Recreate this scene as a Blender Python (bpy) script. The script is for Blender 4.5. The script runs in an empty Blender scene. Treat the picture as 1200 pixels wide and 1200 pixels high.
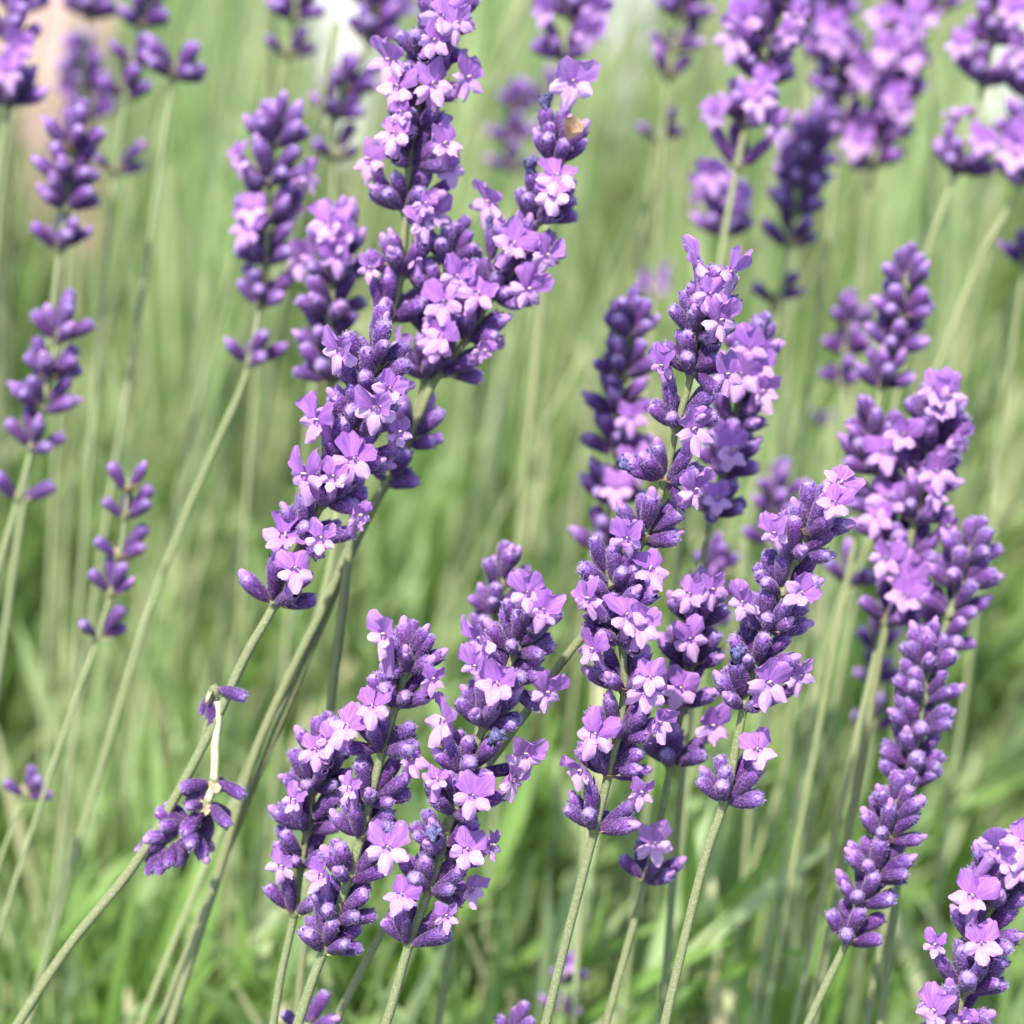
import bpy, math, random
import numpy as np
from mathutils import Vector, Matrix, Quaternion

# ------------------------------------------------------------------ camera
sc = bpy.context.scene
R = math.radians
CAM_H, PITCH, LENS = 0.66, 25.0, 85.0
cam_d = bpy.data.cameras.new('camera')
cam = bpy.data.objects.new('camera', cam_d)
sc.collection.objects.link(cam)
cam.location = (0, 0, CAM_H)
cam.rotation_euler = (R(90 - PITCH), 0, 0)
cam_d.lens = LENS
cam_d.sensor_width = 36
cam_d.clip_start = 0.02
cam_d.clip_end = 400
cam_d.dof.use_dof = True
cam_d.dof.focus_distance = 0.470
cam_d.dof.aperture_fstop = 9.2
sc.camera = cam

# ------------------------------------------------------------------ world and sun
SUN_EL, SUN_AZ = 62.0, 205.0           # azimuth clockwise from +Y (the view direction)
world = bpy.data.worlds.new('World')
sc.world = world
world.use_nodes = True
wn = world.node_tree
bg = wn.nodes['Background']
sky = wn.nodes.new('ShaderNodeTexSky')
sky.sky_type = 'NISHITA'
sky.sun_disc = False
sky.sun_elevation = R(SUN_EL)
sky.sun_rotation = R(SUN_AZ)
wn.links.new(sky.outputs[0], bg.inputs[0])
bg.inputs[1].default_value = 0.15
sun_d = bpy.data.lights.new('sun', 'SUN')
sun_d.energy = 3.9
sun_d.angle = R(1.2)
sun_d.color = (1.0, 0.95, 0.88)
sun = bpy.data.objects.new('sun', sun_d)
sc.collection.objects.link(sun)
sd = Vector((math.sin(R(SUN_AZ)) * math.cos(R(SUN_EL)), math.cos(R(SUN_AZ)) * math.cos(R(SUN_EL)), math.sin(R(SUN_EL))))
sun.rotation_euler = sd.to_track_quat('Z', 'Y').to_euler()
sun.location = sd * 5
sc.view_settings.view_transform = 'Standard'
sc.view_settings.look = 'None'
sc.view_settings.exposure = 1.38
sc.view_settings.gamma = 1
sc.cycles.use_denoising = True
sc.cycles.max_bounces = 6
sc.cycles.diffuse_bounces = 4
sc.cycles.transmission_bounces = 4
sc.cycles.transparent_max_bounces = 4

# ------------------------------------------------------------------ pixel -> point (the photograph is 1200 px wide)
cp, sp_ = math.cos(R(PITCH)), math.sin(R(PITCH))
VIEW = Vector((0, cp, -sp_))
UPV = Vector((0, sp_, cp))
RIGHT = Vector((1, 0, 0))
CAMP = Vector((0, 0, CAM_H))
K = 36.0 / LENS / 1200.0


def at(px, py, d):
    return CAMP + VIEW * d + RIGHT * ((px - 600) * K * d) + UPV * (-(py - 600) * K * d)


# ------------------------------------------------------------------ materials
def mat(name):
    m = bpy.data.materials.new(name)
    m.use_nodes = True
    nt = m.node_tree
    nt.nodes.clear()
    out = nt.nodes.new('ShaderNodeOutputMaterial')
    return m, nt, out


def N(nt, t, **kw):
    n = nt.nodes.new(t)
    for k, v in kw.items():
        if k in n.inputs:
            n.inputs[k].default_value = v
        else:
            setattr(n, k, v)
    return n


def L(nt, a, b):
    nt.links.new(a, b)


def mixc(nt, fac, a, b, blend='MIX'):
    n = nt.nodes.new('ShaderNodeMix')
    n.data_type = 'RGBA'
    n.blend_type = blend
    for s, v in ((0, fac), (6, a), (7, b)):
        if isinstance(v, (int, float)):
            n.inputs[s].default_value = v
        elif isinstance(v, tuple):
            n.inputs[s].default_value = (*v, 1)
        else:
            L(nt, v, n.inputs[s])
    return n.outputs[2]


def math_(nt, op, a, b=0.0, c=None):
    n = nt.nodes.new('ShaderNodeMath')
    n.operation = op
    for i, v in enumerate((a, b, c)):
        if v is None:
            continue
        if isinstance(v, (int, float)):
            n.inputs[i].default_value = v
        else:
            L(nt, v, n.inputs[i])
    return n.outputs[0]


def dat(nt):
    a = N(nt, 'ShaderNodeAttribute', attribute_name='dat')
    s = N(nt, 'ShaderNodeSeparateColor')
    L(nt, a.outputs['Color'], s.inputs[0])
    return s.outputs


def objrand(nt, extra=None):
    o = N(nt, 'ShaderNodeObjectInfo')
    r = o.outputs['Random']
    if extra is not None:
        r = math_(nt, 'FRACT', math_(nt, 'ADD', r, extra))
    return r


def noise(nt, scale, detail=2.0, coord='Object', vec_scale=None):
    tc = N(nt, 'ShaderNodeTexCoord')
    src = tc.outputs[coord]
    if vec_scale:
        mp = N(nt, 'ShaderNodeMapping')
        mp.inputs['Scale'].default_value = vec_scale
        L(nt, src, mp.inputs[0])
        src = mp.outputs[0]
    n = N(nt, 'ShaderNodeTexNoise', Scale=scale, Detail=detail)
    L(nt, src, n.inputs['Vector'])
    return n.outputs[0]


def ramp(nt, fac, stops):
    r = N(nt, 'ShaderNodeValToRGB')
    e = r.color_ramp.elements
    while len(e) < len(stops):
        e.new(0.5)
    for i, (p, c) in enumerate(stops):
        e[i].position = p
        e[i].color = (*c, 1)
    L(nt, fac, r.inputs[0])
    return r.outputs[0]


def leafy(nt, out, color, rough, transl, transl_col=None, bump=None, sheen=0.0, sheen_tint=(1, 1, 1)):
    p = N(nt, 'ShaderNodeBsdfPrincipled')
    L(nt, color, p.inputs['Base Color'])
    p.inputs['Roughness'].default_value = rough
    p.inputs['Specular IOR Level'].default_value = 0.2
    if sheen:
        p.inputs['Sheen Weight'].default_value = sheen
        p.inputs['Sheen Roughness'].default_value = 0.4
        p.inputs['Sheen Tint'].default_value = (*sheen_tint, 1)
    if bump is not None:
        b = N(nt, 'ShaderNodeBump', Strength=bump[1], Distance=bump[2])
        L(nt, bump[0], b.inputs['Height'])
        L(nt, b.outputs[0], p.inputs['Normal'])
    if transl:
        t = N(nt, 'ShaderNodeBsdfTranslucent')
        L(nt, transl_col or color, t.inputs['Color'])
        mx = N(nt, 'ShaderNodeMixShader', Fac=transl)
        L(nt, p.outputs[0], mx.inputs[1])
        L(nt, t.outputs[0], mx.inputs[2])
        L(nt, mx.outputs[0], out.inputs[0])
    else:
        L(nt, p.outputs[0], out.inputs[0])


def make_calyx_mat():
    m, nt, out = mat('calyx velvet')
    d = dat(nt)
    rnd = objrand(nt, d[2])
    nz = noise(nt, 2600, 3)
    nz2 = noise(nt, 900, 2)
    t = math_(nt, 'ADD', d[0], math_(nt, 'MULTIPLY', math_(nt, 'SUBTRACT', nz2, 0.5), 0.35))
    c1 = ramp(nt, t, [(0.0, (0.13, 0.085, 0.085)), (0.12, (0.052, 0.010, 0.080)), (0.45, (0.038, 0.005, 0.064)),
                      (0.76, (0.090, 0.018, 0.150)), (0.90, (0.18, 0.062, 0.29)), (0.99, (0.34, 0.24, 0.42))])
    c2 = ramp(nt, t, [(0.0, (0.12, 0.09, 0.10)), (0.12, (0.050, 0.014, 0.092)), (0.45, (0.026, 0.005, 0.064)),
                      (0.76, (0.058, 0.018, 0.130)), (0.90, (0.13, 0.07, 0.26)), (0.99, (0.30, 0.24, 0.42))])
    c = mixc(nt, rnd, c1, c2)
    odd = math_(nt, 'MULTIPLY', math_(nt, 'GREATER_THAN', math_(nt, 'FRACT', math_(nt, 'MULTIPLY', rnd, 7.3)), 0.84), 0.30)
    c = mixc(nt, odd, c, (0.17, 0.14, 0.19))
    fuzz = math_(nt, 'MULTIPLY', math_(nt, 'GREATER_THAN', nz, 0.57), math_(nt, 'ADD', math_(nt, 'MULTIPLY', d[0], 0.32), 0.10))
    c = mixc(nt, fuzz, c, (0.34, 0.21, 0.45))
    rib = math_(nt, 'MULTIPLY', d[1], 0.14)
    c = mixc(nt, rib, c, (0.20, 0.09, 0.28))
    leafy(nt, out, c, 0.8, 0.0, bump=(nz, 0.8, 0.0003), sheen=0.2, sheen_tint=(0.8, 0.72, 0.9))
    return m


def make_hair_mat():
    m, nt, out = mat('pale woolly hair')
    d = dat(nt)
    c = mixc(nt, d[0], (0.10, 0.033, 0.16), (0.52, 0.40, 0.60))
    leafy(nt, out, c, 0.6, 0.4)
    return m


def make_petal_mat():
    m, nt, out = mat('lilac petal')
    d = dat(nt)                                 # R along the petal, G 0 upper lip / 1 lower lip / .5 tube, B across
    rnd = objrand(nt)
    up = mixc(nt, rnd, (0.42, 0.185, 0.52), (0.34, 0.13, 0.48))
    lo = mixc(nt, rnd, (0.68, 0.44, 0.70), (0.58, 0.34, 0.66))
    c = mixc(nt, d[1], up, lo)
    edge = math_(nt, 'POWER', d[0], 3.0)
    c = mixc(nt, math_(nt, 'MULTIPLY', edge, 0.25), c, (0.66, 0.45, 0.70))
    vein = N(nt, 'ShaderNodeTexNoise', Scale=1.0, Detail=1.0)
    cmb = N(nt, 'ShaderNodeCombineXYZ')
    L(nt, math_(nt, 'MULTIPLY', d[2], 16.0), cmb.inputs[0])
    L(nt, math_(nt, 'MULTIPLY', d[0], 1.6), cmb.inputs[1])
    L(nt, math_(nt, 'MULTIPLY', rnd, 30.0), cmb.inputs[2])
    L(nt, cmb.outputs[0], vein.inputs['Vector'])
    vf = N(nt, 'ShaderNodeMapRange')
    for k_, v_ in (('From Min', 0.42), ('From Max', 0.62), ('To Min', 0.0), ('To Max', 0.55)):
        vf.inputs[k_].default_value = v_
    L(nt, vein.outputs[0], vf.inputs[0])
    c = mixc(nt, math_(nt, 'MULTIPLY', vf.outputs[0], math_(nt, 'SUBTRACT', 1.0, math_(nt, 'MULTIPLY', d[1], 0.6))), c, (0.20, 0.055, 0.34))
    nz = noise(nt, 1400, 2)
    tc_ = mixc(nt, 0.4, c, (0.62, 0.34, 0.75))
    leafy(nt, out, c, 0.55, 0.45, tc_, bump=(nz, 0.35, 0.0003), sheen=0.15, sheen_tint=(1, 0.85, 1))
    return m


def simple(name, c1, c2, scale, rough=0.7, transl=0.0, bump=0.3, dist=0.0003, detail=3, vs=None):
    m, nt, out = mat(name)
    nz = noise(nt, scale, detail, vec_scale=vs)
    f = N(nt, 'ShaderNodeMapRange')
    f.inputs['From Min'].default_value = 0.35
    f.inputs['From Max'].default_value = 0.65
    L(nt, nz, f.inputs[0])
    c = mixc(nt, f.outputs[0], c1, c2)
    leafy(nt, out, c, rough, transl, bump=(nz, bump, dist))
    return m


def make_stem_mat(name='downy green stem', k=1.0):
    m, nt, out = mat(name)
    d = dat(nt)
    rnd = objrand(nt, d[2])
    nz = noise(nt, 2300, 2)
    nz2 = noise(nt, 60, 2)
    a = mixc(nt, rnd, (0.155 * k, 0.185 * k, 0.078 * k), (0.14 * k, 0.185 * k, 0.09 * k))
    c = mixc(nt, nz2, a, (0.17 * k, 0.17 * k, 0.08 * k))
    sm = N(nt, 'ShaderNodeMapRange')
    sm.inputs['From Min'].default_value = 0.50
    sm.inputs['From Max'].default_value = 0.66
    L(nt, nz, sm.inputs[0])
    c = mixc(nt, math_(nt, 'MULTIPLY', sm.outputs[0], 0.5), c, (0.30, 0.32, 0.20))
    c = mixc(nt, math_(nt, 'MULTIPLY', d[1], 0.6), c, (0.055, 0.075, 0.028))
    leafy(nt, out, c, 0.65, 0.0, bump=(nz, 0.6, 0.0003), sheen=0.10, sheen_tint=(1, 1, 0.85))
    return m


def make_leaf_mat():
    m, nt, out = mat('grey green narrow leaves')
    d = dat(nt)
    c = ramp(nt, d[2], [(0.0, (0.09, 0.19, 0.022)), (0.3, (0.175, 0.315, 0.07)), (0.6, (0.30, 0.425, 0.18)),
                        (0.85, (0.47, 0.52, 0.29)), (1.0, (0.64, 0.55, 0.37))])
    c = mixc(nt, math_(nt, 'MULTIPLY', d[0], 0.15), c, (0.40, 0.46, 0.22))
    tc_ = mixc(nt, 0.5, c, (0.42, 0.53, 0.11))
    leafy(nt, out, c, 0.5, 0.42, tc_)
    return m


M_CALYX = make_calyx_mat()
M_HAIR = make_hair_mat()
M_PETAL = make_petal_mat()
M_STEM = make_stem_mat()
M_LEAF = make_leaf_mat()
M_STEM_PALE = make_stem_mat('paler background stem', 1.45)  # same stem colour scaled up, for the stems farther back
M_BRACT = simple('papery brown bract', (0.36, 0.24, 0.14), (0.55, 0.46, 0.30), 900, transl=0.25)
M_WITHER = simple('withered blue petal', (0.035, 0.03, 0.10), (0.16, 0.15, 0.30), 1500, transl=0.1, bump=0.8)
M_ANTHER = simple('cream stigma', (0.50, 0.36, 0.32), (0.60, 0.46, 0.38), 3000)
M_SOIL = simple('dark soil and litter', (0.035, 0.045, 0.018), (0.11, 0.12, 0.05), 30, rough=0.95, dist=0.01)
M_PALE = simple('pale bleached stem', (0.42, 0.43, 0.25), (0.52, 0.52, 0.34), 700)
M_DRY = simple('dry open calyx', (0.30, 0.20, 0.12), (0.50, 0.36, 0.24), 1200, transl=0.2)
MATS = [M_CALYX, M_HAIR, M_PETAL, M_STEM, M_BRACT, M_WITHER, M_ANTHER, M_LEAF, M_PALE, M_DRY, M_STEM_PALE]
CALYX, HAIR, PETAL, STEM, BRACT, WITHER, ANTHER, LEAF, PALE, DRY, STEM_PALE = range(11)


# ------------------------------------------------------------------ mesh builder
class MB:
    def __init__(s):
        s.v, s.f, s.m, s.d, s.flat = [], [], [], [], []

    def add(s, verts, faces, mi, dats):
        o = len(s.v)
        s.v += [tuple(p) for p in verts]
        s.f += [tuple(i + o for i in f) for f in faces]
        s.m += [mi] * len(faces)
        s.d += list(dats)

    def merge(s, other, M, rnd=None):
        o = len(s.v)
        s.v += [tuple(M @ Vector(p)) for p in other.v]
        s.f += [tuple(i + o for i in f) for f in other.f]
        s.m += other.m
        if rnd is None:
            s.d += other.d
        else:
            s.d += [((a, b, rnd) if a >= 0 else (a, b, c)) for a, b, c in other.d]

    def mesh(s, name):
        me = bpy.data.meshes.new(name)
        me.from_pydata(s.v, [], s.f)
        used = sorted(set(s.m))
        for u in used:
            me.materials.append(MATS[u])
        idx = {u: i for i, u in enumerate(used)}
        me.polygons.foreach_set('material_index', [idx[k] for k in s.m])
        me.polygons.foreach_set('use_smooth', [True] * len(s.f))
        a = me.color_attributes.new('dat', 'FLOAT_COLOR', 'POINT')
        arr = np.ones((len(s.v), 4), dtype=np.float32)
        arr[:, :3] = np.array(s.d, dtype=np.float32)
        a.data.foreach_set('color', arr.ravel())
        me.update()
        return me


def grid_faces(nu, nv, wrap=False, off=0):
    f = []
    for i in range(nu - 1):
        for j in range(nv if wrap else nv - 1):
            j2 = (j + 1) % nv
            f.append((off + i * nv + j, off + i * nv + j2, off + (i + 1) * nv + j2, off + (i + 1) * nv + j))
    return f


mm = 0.001


def bud_profile(t):
    # radius in mm along a plump ribbed calyx
    pts = [(0, .40), (.06, .66), (.15, .98), (.3, 1.24), (.5, 1.42), (.7, 1.52), (.84, 1.42), (.93, 1.10), (.98, .70), (1, .02)]
    for (a, ra), (b, rb) in zip(pts, pts[1:]):
        if t <= b:
            k = (t - a) / (b - a)
            k = k * k * (3 - 2 * k) * .5 + k * .5
            return ra + (rb - ra) * k
    return .02


def bud_mb(seed, kind='closed', lod=0, length=7.1):
    rnd = random.Random(seed)
    mb = MB()
    nt_, na = (15, 26) if lod == 0 else (8, 9)
    bx, by = rnd.uniform(-.35, .35), rnd.uniform(-.35, .35)
    fat = rnd.uniform(.92, 1.08)
    vs, ds = [], []
    tmax = 1.0 if kind == 'closed' else 0.90
    for i in range(nt_):
        t = i / (nt_ - 1)
        t = t if lod else (t ** 0.9)
        tt = t * tmax
        r = bud_profile(tt) * fat
        if kind == 'open' and tt > .8:
            r = 1.45 - (tt - .8) * 4.2
        for j in range(na):
            a = 2 * math.pi * j / na
            rib = (1 if j % 2 == 0 else -1) * .075 * math.sin(math.pi * min(tt * 1.02, 1)) ** .6 if lod == 0 else 0
            lump = 1 + .08 * math.sin(2 * a + seed) * tt + .10 * math.sin(3 * a + seed * 2) * max(0, tt - .6)
            rr = r * (1 + rib) * lump
            vs.append(((rr * math.cos(a) + bx * math.sin(tt * 2.2)) * mm, (rr * math.sin(a) + by * math.sin(tt * 2.2)) * mm, tt * length * mm))
            ds.append((tt, 1.0 if (rib > 0) else 0.0, rnd.random() * .12))
    fs = grid_faces(nt_, na, True)
    if kind == 'closed':
        fs.append(tuple((nt_ - 1) * na + j for j in range(na)))
    mb.add(vs, fs, CALYX, ds)
    ex, ey = bx * math.sin(2.2), by * math.sin(2.2)
    style = seed % 3
    if kind == 'closed' and style == 1:
        # the rolled corolla peeping out of the calyx as a pale knob
        vs, ds = [], []
        n1, n2 = (7, 12) if lod == 0 else (4, 7)
        ox, oy = rnd.uniform(-.3, .3), rnd.uniform(-.3, .3)
        for i in range(n1):
            u = i / (n1 - 1)
            r = 1.02 * math.sqrt(max(1 - (u * 1.0) ** 2.4, 0.0005))
            for j in range(n2):
                a = 2 * math.pi * j / n2
                rr = .88 * r * (1 + .14 * math.cos(2 * a + seed) + .07 * math.cos(5 * a))
                vs.append(((rr * math.cos(a) + ex + ox * u) * mm, (rr * math.sin(a) + ey + oy * u) * mm, (length * .90 + u * 2.1) * mm))
                ds.append((.45 + u * .4, .65, j / n2))
        fs = grid_faces(n1, n2, True)
        fs.append(tuple((n1 - 1) * n2 + j for j in range(n2)))
        mb.add(vs, fs, PETAL, ds)
    if lod == 0:
        for k in range(5):
            a = 2 * math.pi * (k + rnd.uniform(-.2, .2)) / 5
            rr = bud_profile(.88) * fat * 1.02
            b_ = Vector((rr * math.cos(a) + bx * math.sin(1.94), rr * math.sin(a) + by * math.sin(1.94), .86 * length))
            sd_ = Vector((-math.sin(a), math.cos(a), 0)) * .38
            tp = b_ + Vector((math.cos(a), math.sin(a), 0)) * rnd.uniform(-.1, .3) + Vector((0, 0, rnd.uniform(.7, 1.3)))
            mid_ = (b_ + tp) / 2 + Vector((math.cos(a), math.sin(a), 0)) * .12
            mb.add([(b_ + sd_) * mm, (b_ - sd_) * mm, (mid_ - sd_ * .7) * mm, (mid_ + sd_ * .7) * mm, tp * mm], [(0, 1, 2, 3), (3, 2, 4)], CALYX,
                   [(.8, 0, 0)] * 2 + [(.9, .5, 0)] * 2 + [(1, 1, 0)])
    # woolly hairs
    nh = 340 if lod == 0 else 0
    for _ in range(nh):
        t = rnd.random() ** .6
        if kind == 'open':
            t = min(t, .9)
        t = min(t, .985)
        a = rnd.uniform(0, 2 * math.pi)
        r = bud_profile(t) * fat
        slope = (bud_profile(min(t + .02, 1)) - bud_profile(t - .02)) / (.04 * length)
        nx = Vector((math.cos(a), math.sin(a), -slope * .8)).normalized()
        p = Vector((r * math.cos(a) + bx * math.sin(t * 2.2), r * math.sin(a) + by * math.sin(t * 2.2), t * length))
        ln = rnd.uniform(.22, .60)
        dr = (nx + Vector((rnd.uniform(-.6, .6), rnd.uniform(-.6, .6), rnd.uniform(0, .8)))).normalized()
        sd_ = dr.cross(Vector((rnd.random(), rnd.random(), rnd.random()))).normalized() * .042
        mb.add([(p + sd_) * mm, (p - sd_) * mm, (p + dr * ln) * mm], [(0, 1, 2)], HAIR, [(t * .85, 0, 0)] * 2 + [(min(t + .15, 1), 0, 0)])
    return mb


def lobe(mb, base, phi, Ln, W, tilt, lip, rnd, curl=.5, cup=.35, ruffle=.15, nu=9, nv=9, notch=.0):
    d0 = Vector((math.sin(phi), math.cos(phi), 0))
    side = Vector((math.cos(phi), -math.sin(phi), 0))
    d = d0 * math.cos(tilt) + Vector((0, 0, 1)) * math.sin(tilt)
    n = side.cross(d)
    if n.z < 0 and abs(tilt) < 1.2:
        n = -n
    ph = rnd.uniform(0, 6)
    tw = rnd.uniform(-.45, .45)
    fold = rnd.uniform(-.5, .5)
    vs, ds = [], []
    for i in range(nu):
        u = i / (nu - 1)
        w = W / 2 * ((.74 if lip > .5 else .50) + (.36 if lip > .5 else .58) * math.sin(min(u * 1.3, 1) * math.pi / 2) ** 1.3) * (1 - .30 * (max(0, u - .65) / .35) ** 1.5)
        for j in range(nv):
            v = -1 + 2 * j / (nv - 1)
            al = Ln * (u - .40 * u ** 1.6 * v * v) - notch * Ln * math.exp(-(v * 3.2) ** 2) * u ** 4
            z = cup * v * v * W * .5 * (0.3 + u) - curl * Ln * .35 * u * u + ruffle * math.sin(3.3 * v + ph) * u * u + ruffle * .6 * math.sin(6 * u + ph * 2) * v * u
            z += tw * v * w * (.4 + .6 * u) - fold * abs(v) ** 1.3 * w * (1 - .3 * u) + .13 * math.sin(5.2 * v + 3.1 * u + ph) * u + .10 * math.sin(9 * v - 5 * u + 2 * ph) * u
            p = Vector(base) + d * al + side * (v * w) + n * z
            vs.append(p * mm)
            ds.append((u, lip, (v + 1) / 2))
    mb.add(vs, grid_faces(nu, nv), PETAL, ds)


def flower_mb(seed, lod=0, tall=False):
    """one two-lipped lavender corolla, mouth at the origin, facing +Z, two big lobes up, three small lobes down"""
    rnd = random.Random(seed * 7 + 3)
    mb = MB()
    nu, nv = (11, 13) if lod == 0 else (5, 5)
    half = .62 if (seed % 6 == 5 and not tall) else rnd.uniform(.88, 1.08)
    # tube from the mouth back and down to the calyx
    vs, ds = [], []
    ns, na = (8, 12) if lod == 0 else (4, 7)
    for i in range(ns):
        s = i / (ns - 1)
        p = Vector((0, -3.6 * s ** 1.5, -2.9 * s ** .85))
        if tall:
            p = Vector((0, -7.2 * s ** 1.15, -1.9 * s ** .6))
        tan = Vector((0, -3.6 * 1.5 * max(s, .02) ** .5, -2.9 * .85 * max(s, .05) ** -.15)).normalized()
        xx = Vector((1, 0, 0))
        yy = tan.cross(xx).normalized()
        r = 1.35 - .50 * s ** .7 + .12 * math.exp(-s * 8)
        for j in range(na):
            a = 2 * math.pi * j / na
            q = p + xx * (r * math.cos(a)) + yy * (r * math.sin(a))
            vs.append(q * mm)
            ds.append((.35 + .25 * (1 - s), .48, j / na))
    mb.add(vs, grid_faces(ns, na, True), PETAL, ds)
    op = rnd.uniform(-.35, .55)
    sp_a = rnd.uniform(.44, .60)
    for sgn in (-1, 1):
        lobe(mb, (sgn * .5, .55, .05), sgn * sp_a + rnd.uniform(-.08, .08), rnd.uniform(3.9, 5.0) * half, rnd.uniform(3.4, 4.5) * half, op + rnd.uniform(-.1, .2), .0 + rnd.uniform(0, .12), rnd,
             curl=rnd.uniform(-.6, .9), cup=rnd.choice((-1, 1, 1)) * rnd.uniform(.2, .6), ruffle=rnd.uniform(.2, .48), nu=nu, nv=nv, notch=rnd.choice((0, .08, .14)))
    lt = rnd.uniform(.15, 1.05)
    for k, an in enumerate((math.pi, math.pi - 1.12, math.pi + 1.12)):
        mid = k == 0
        b = (0, -.75, .1) if mid else (math.sin(an) * .85, math.cos(an) * .6, .1)
        lobe(mb, b, an + rnd.uniform(-.12, .12), (rnd.uniform(2.7, 3.6) if mid else rnd.uniform(2.2, 3.1)) * half, half * (2.4 if mid else 2.3) * rnd.uniform(.9, 1.12),
             lt + rnd.uniform(-.15, .15), 1.0, rnd, curl=rnd.uniform(.5, 1.6), cup=-rnd.uniform(.15, .55), ruffle=rnd.uniform(.12, .3), nu=nu, nv=nv)
    vs = [Vector((0, -.25, -.75)) * mm] + [Vector((1.12 * math.cos(2 * math.pi * j / 10), -.25 + 1.12 * math.sin(2 * math.pi * j / 10), -.45)) * mm for j in range(10)]
    mb.add(vs, [(0, 1 + j, 1 + (j + 1) % 10) for j in range(10)], PETAL, [(.2, .75, .5)] + [(.3, .6, .5)] * 10)
    if lod == 0:
        vs, ds = [], []
        for i in range(5):
            u = i / 4
            r = .26 * math.sin(math.pi * (.15 + .8 * u))
            for j in range(6):
                a = 2 * math.pi * j / 6
                vs.append(Vector((r * math.cos(a), .25 + r * math.sin(a) + u * .3, -.5 + u * 1.3)) * mm)
                ds.append((u, 0, 0))
        mb.add(vs, grid_faces(5, 6, True) + [tuple(24 + j for j in range(6))], ANTHER, ds)
    return mb


def wither_mb(seed):
    """dried crumpled corolla standing out of its calyx"""
    rnd = random.Random(seed + 50)
    mb = MB()
    vs, ds = [], []
    for i in range(9):
        u = i / 8
        r = .62 + .55 * max(0, math.sin(u * 3.0 - .6)) + (.5 * (u - .6) if u > .6 else 0)
        for j in range(12):
            a = 2 * math.pi * j / 12
            rr = r * (1 + .38 * math.sin(3 * a + seed) * u + rnd.uniform(-.16, .16))
            vs.append(Vector((rr * math.cos(a) + .5 * u * u, rr * math.sin(a), -.6 + u * 3.7 + rnd.uniform(-.2, .2))) * mm)
            ds.append((u, 0, 0))
    mb.add(vs, grid_faces(9, 12, True) + [tuple(96 + j for j in range(12))], WITHER, ds)
    for k in range(4):
        a = k * 1.6 + rnd.uniform(-.4, .4)
        b = Vector((.5 * math.cos(a) + .5, .5 * math.sin(a), 2.7))
        t_ = b + Vector((1.3 * math.cos(a), 1.3 * math.sin(a), rnd.uniform(.2, 1.4)))
        s_ = Vector((-math.sin(a), math.cos(a), 0)) * .45
        mid = (b + t_) / 2 + Vector((0, 0, .3))
        mb.add([(b + s_) * mm, (b - s_) * mm, (mid - s_) * mm, (mid + s_) * mm, (t_ - s_ * .6) * mm, (t_ + s_ * .6) * mm],
               [(0, 1, 2, 3), (3, 2, 4, 5)], WITHER, [(0, 0, 0)] * 6)
    return mb


def bract_blade(mb, az, el, ln, wd, rnd, mi=BRACT):
    r = Vector((math.cos(az), math.sin(az), 0))
    s_ = Vector((-math.sin(az), math.cos(az), 0))
    d = r * math.cos(el) + Vector((0, 0, 1)) * math.sin(el)
    n = d.cross(s_)
    vs, ds = [], []
    for i in range(6):
        u = i / 5
        w = wd * .5 * (1 - u) ** .7 * (1.0 + .9 * u) if u < 1 else .02
        for v in (-1, 0, 1):
            p = r * .8 + d * (ln * u) + s_ * (w * v) + n * (-.25 * abs(v) + .35 * u * u * rnd.uniform(.6, 1.4))
            vs.append(p * mm)
            ds.append((u, 0, 0))
    mb.add(vs, grid_faces(6, 3), mi, ds)


def whorl_base_mb(seed):
    rnd = random.Random(seed + 900)
    mb = MB()
    # swollen node
    vs, ds = [], []
    for i, (z, r) in enumerate(((-1.2, .8), (-.5, 1.15), (.2, 1.35), (1.0, 1.1), (1.8, .7))):
        for j in range(10):
            a = 2 * math.pi * j / 10
            vs.append(Vector((r * math.cos(a), r * math.sin(a), z)) * mm)
            ds.append((.5, .25, rnd.random() * .1))
    mb.add(vs, grid_faces(5, 10, True), STEM, ds)
    off = rnd.uniform(0, 6)
    for k in range(rnd.choice((2, 2, 3))):
        bract_blade(mb, off + k * math.pi + rnd.uniform(-.4, .4), rnd.uniform(.25, .7), rnd.uniform(3.0, 4.4), rnd.uniform(2.0, 3.2), rnd)
    for k in range(3):
        bract_blade(mb, rnd.uniform(0, 6.3), rnd.uniform(.4, 1.0), rnd.uniform(1.6, 2.8), rnd.uniform(.4, .8), rnd)
    return mb


BUD_MB = [bud_mb(i) for i in range(9)]
BUD_ME = [b.mesh('bud') for b in BUD_MB]
OPEN_ME = [bud_mb(20 + i, 'open', 0, 6.6).mesh('calyx') for i in range(3)]
OPENL_ME = [bud_mb(40 + i, 'open', 1, 6.6).mesh('calyx') for i in range(2)]
BUDL_MB = [bud_mb(60 + i, 'closed', 1) for i in range(6)]
FLOW_ME = [flower_mb(i).mesh('flower') for i in range(20)]
TALL_ME = [flower_mb(70 + i, 0, True).mesh('flower') for i in range(3)]
FLOWL_ME = [flower_mb(30 + i, 1).mesh('flower') for i in range(8)]
WITH_ME = [wither_mb(i).mesh('withered_flower') for i in range(3)]
WB_MB = [whorl_base_mb(i) for i in range(5)]
WB_ME = [w.mesh('whorl') for w in WB_MB]


def dry_calyx_me():
    rnd = random.Random(4)
    mb = MB()
    vs, ds = [], []
    for i in range(7):
        u = i / 6
        r = .5 + 1.7 * u ** .7
        for j in range(14):
            a = 2 * math.pi * j / 14
            vs.append(Vector((r * math.cos(a), r * math.sin(a), u * 4.2 + (.35 * math.sin(5 * a) if i == 6 else 0))) * mm)
            ds.append((u, 0, 0))
    mb.add(vs, grid_faces(7, 14, True), DRY, ds)
    return mb.mesh('dry_calyx')


DRY_ME = dry_calyx_me()

COL = sc.collection


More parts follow.
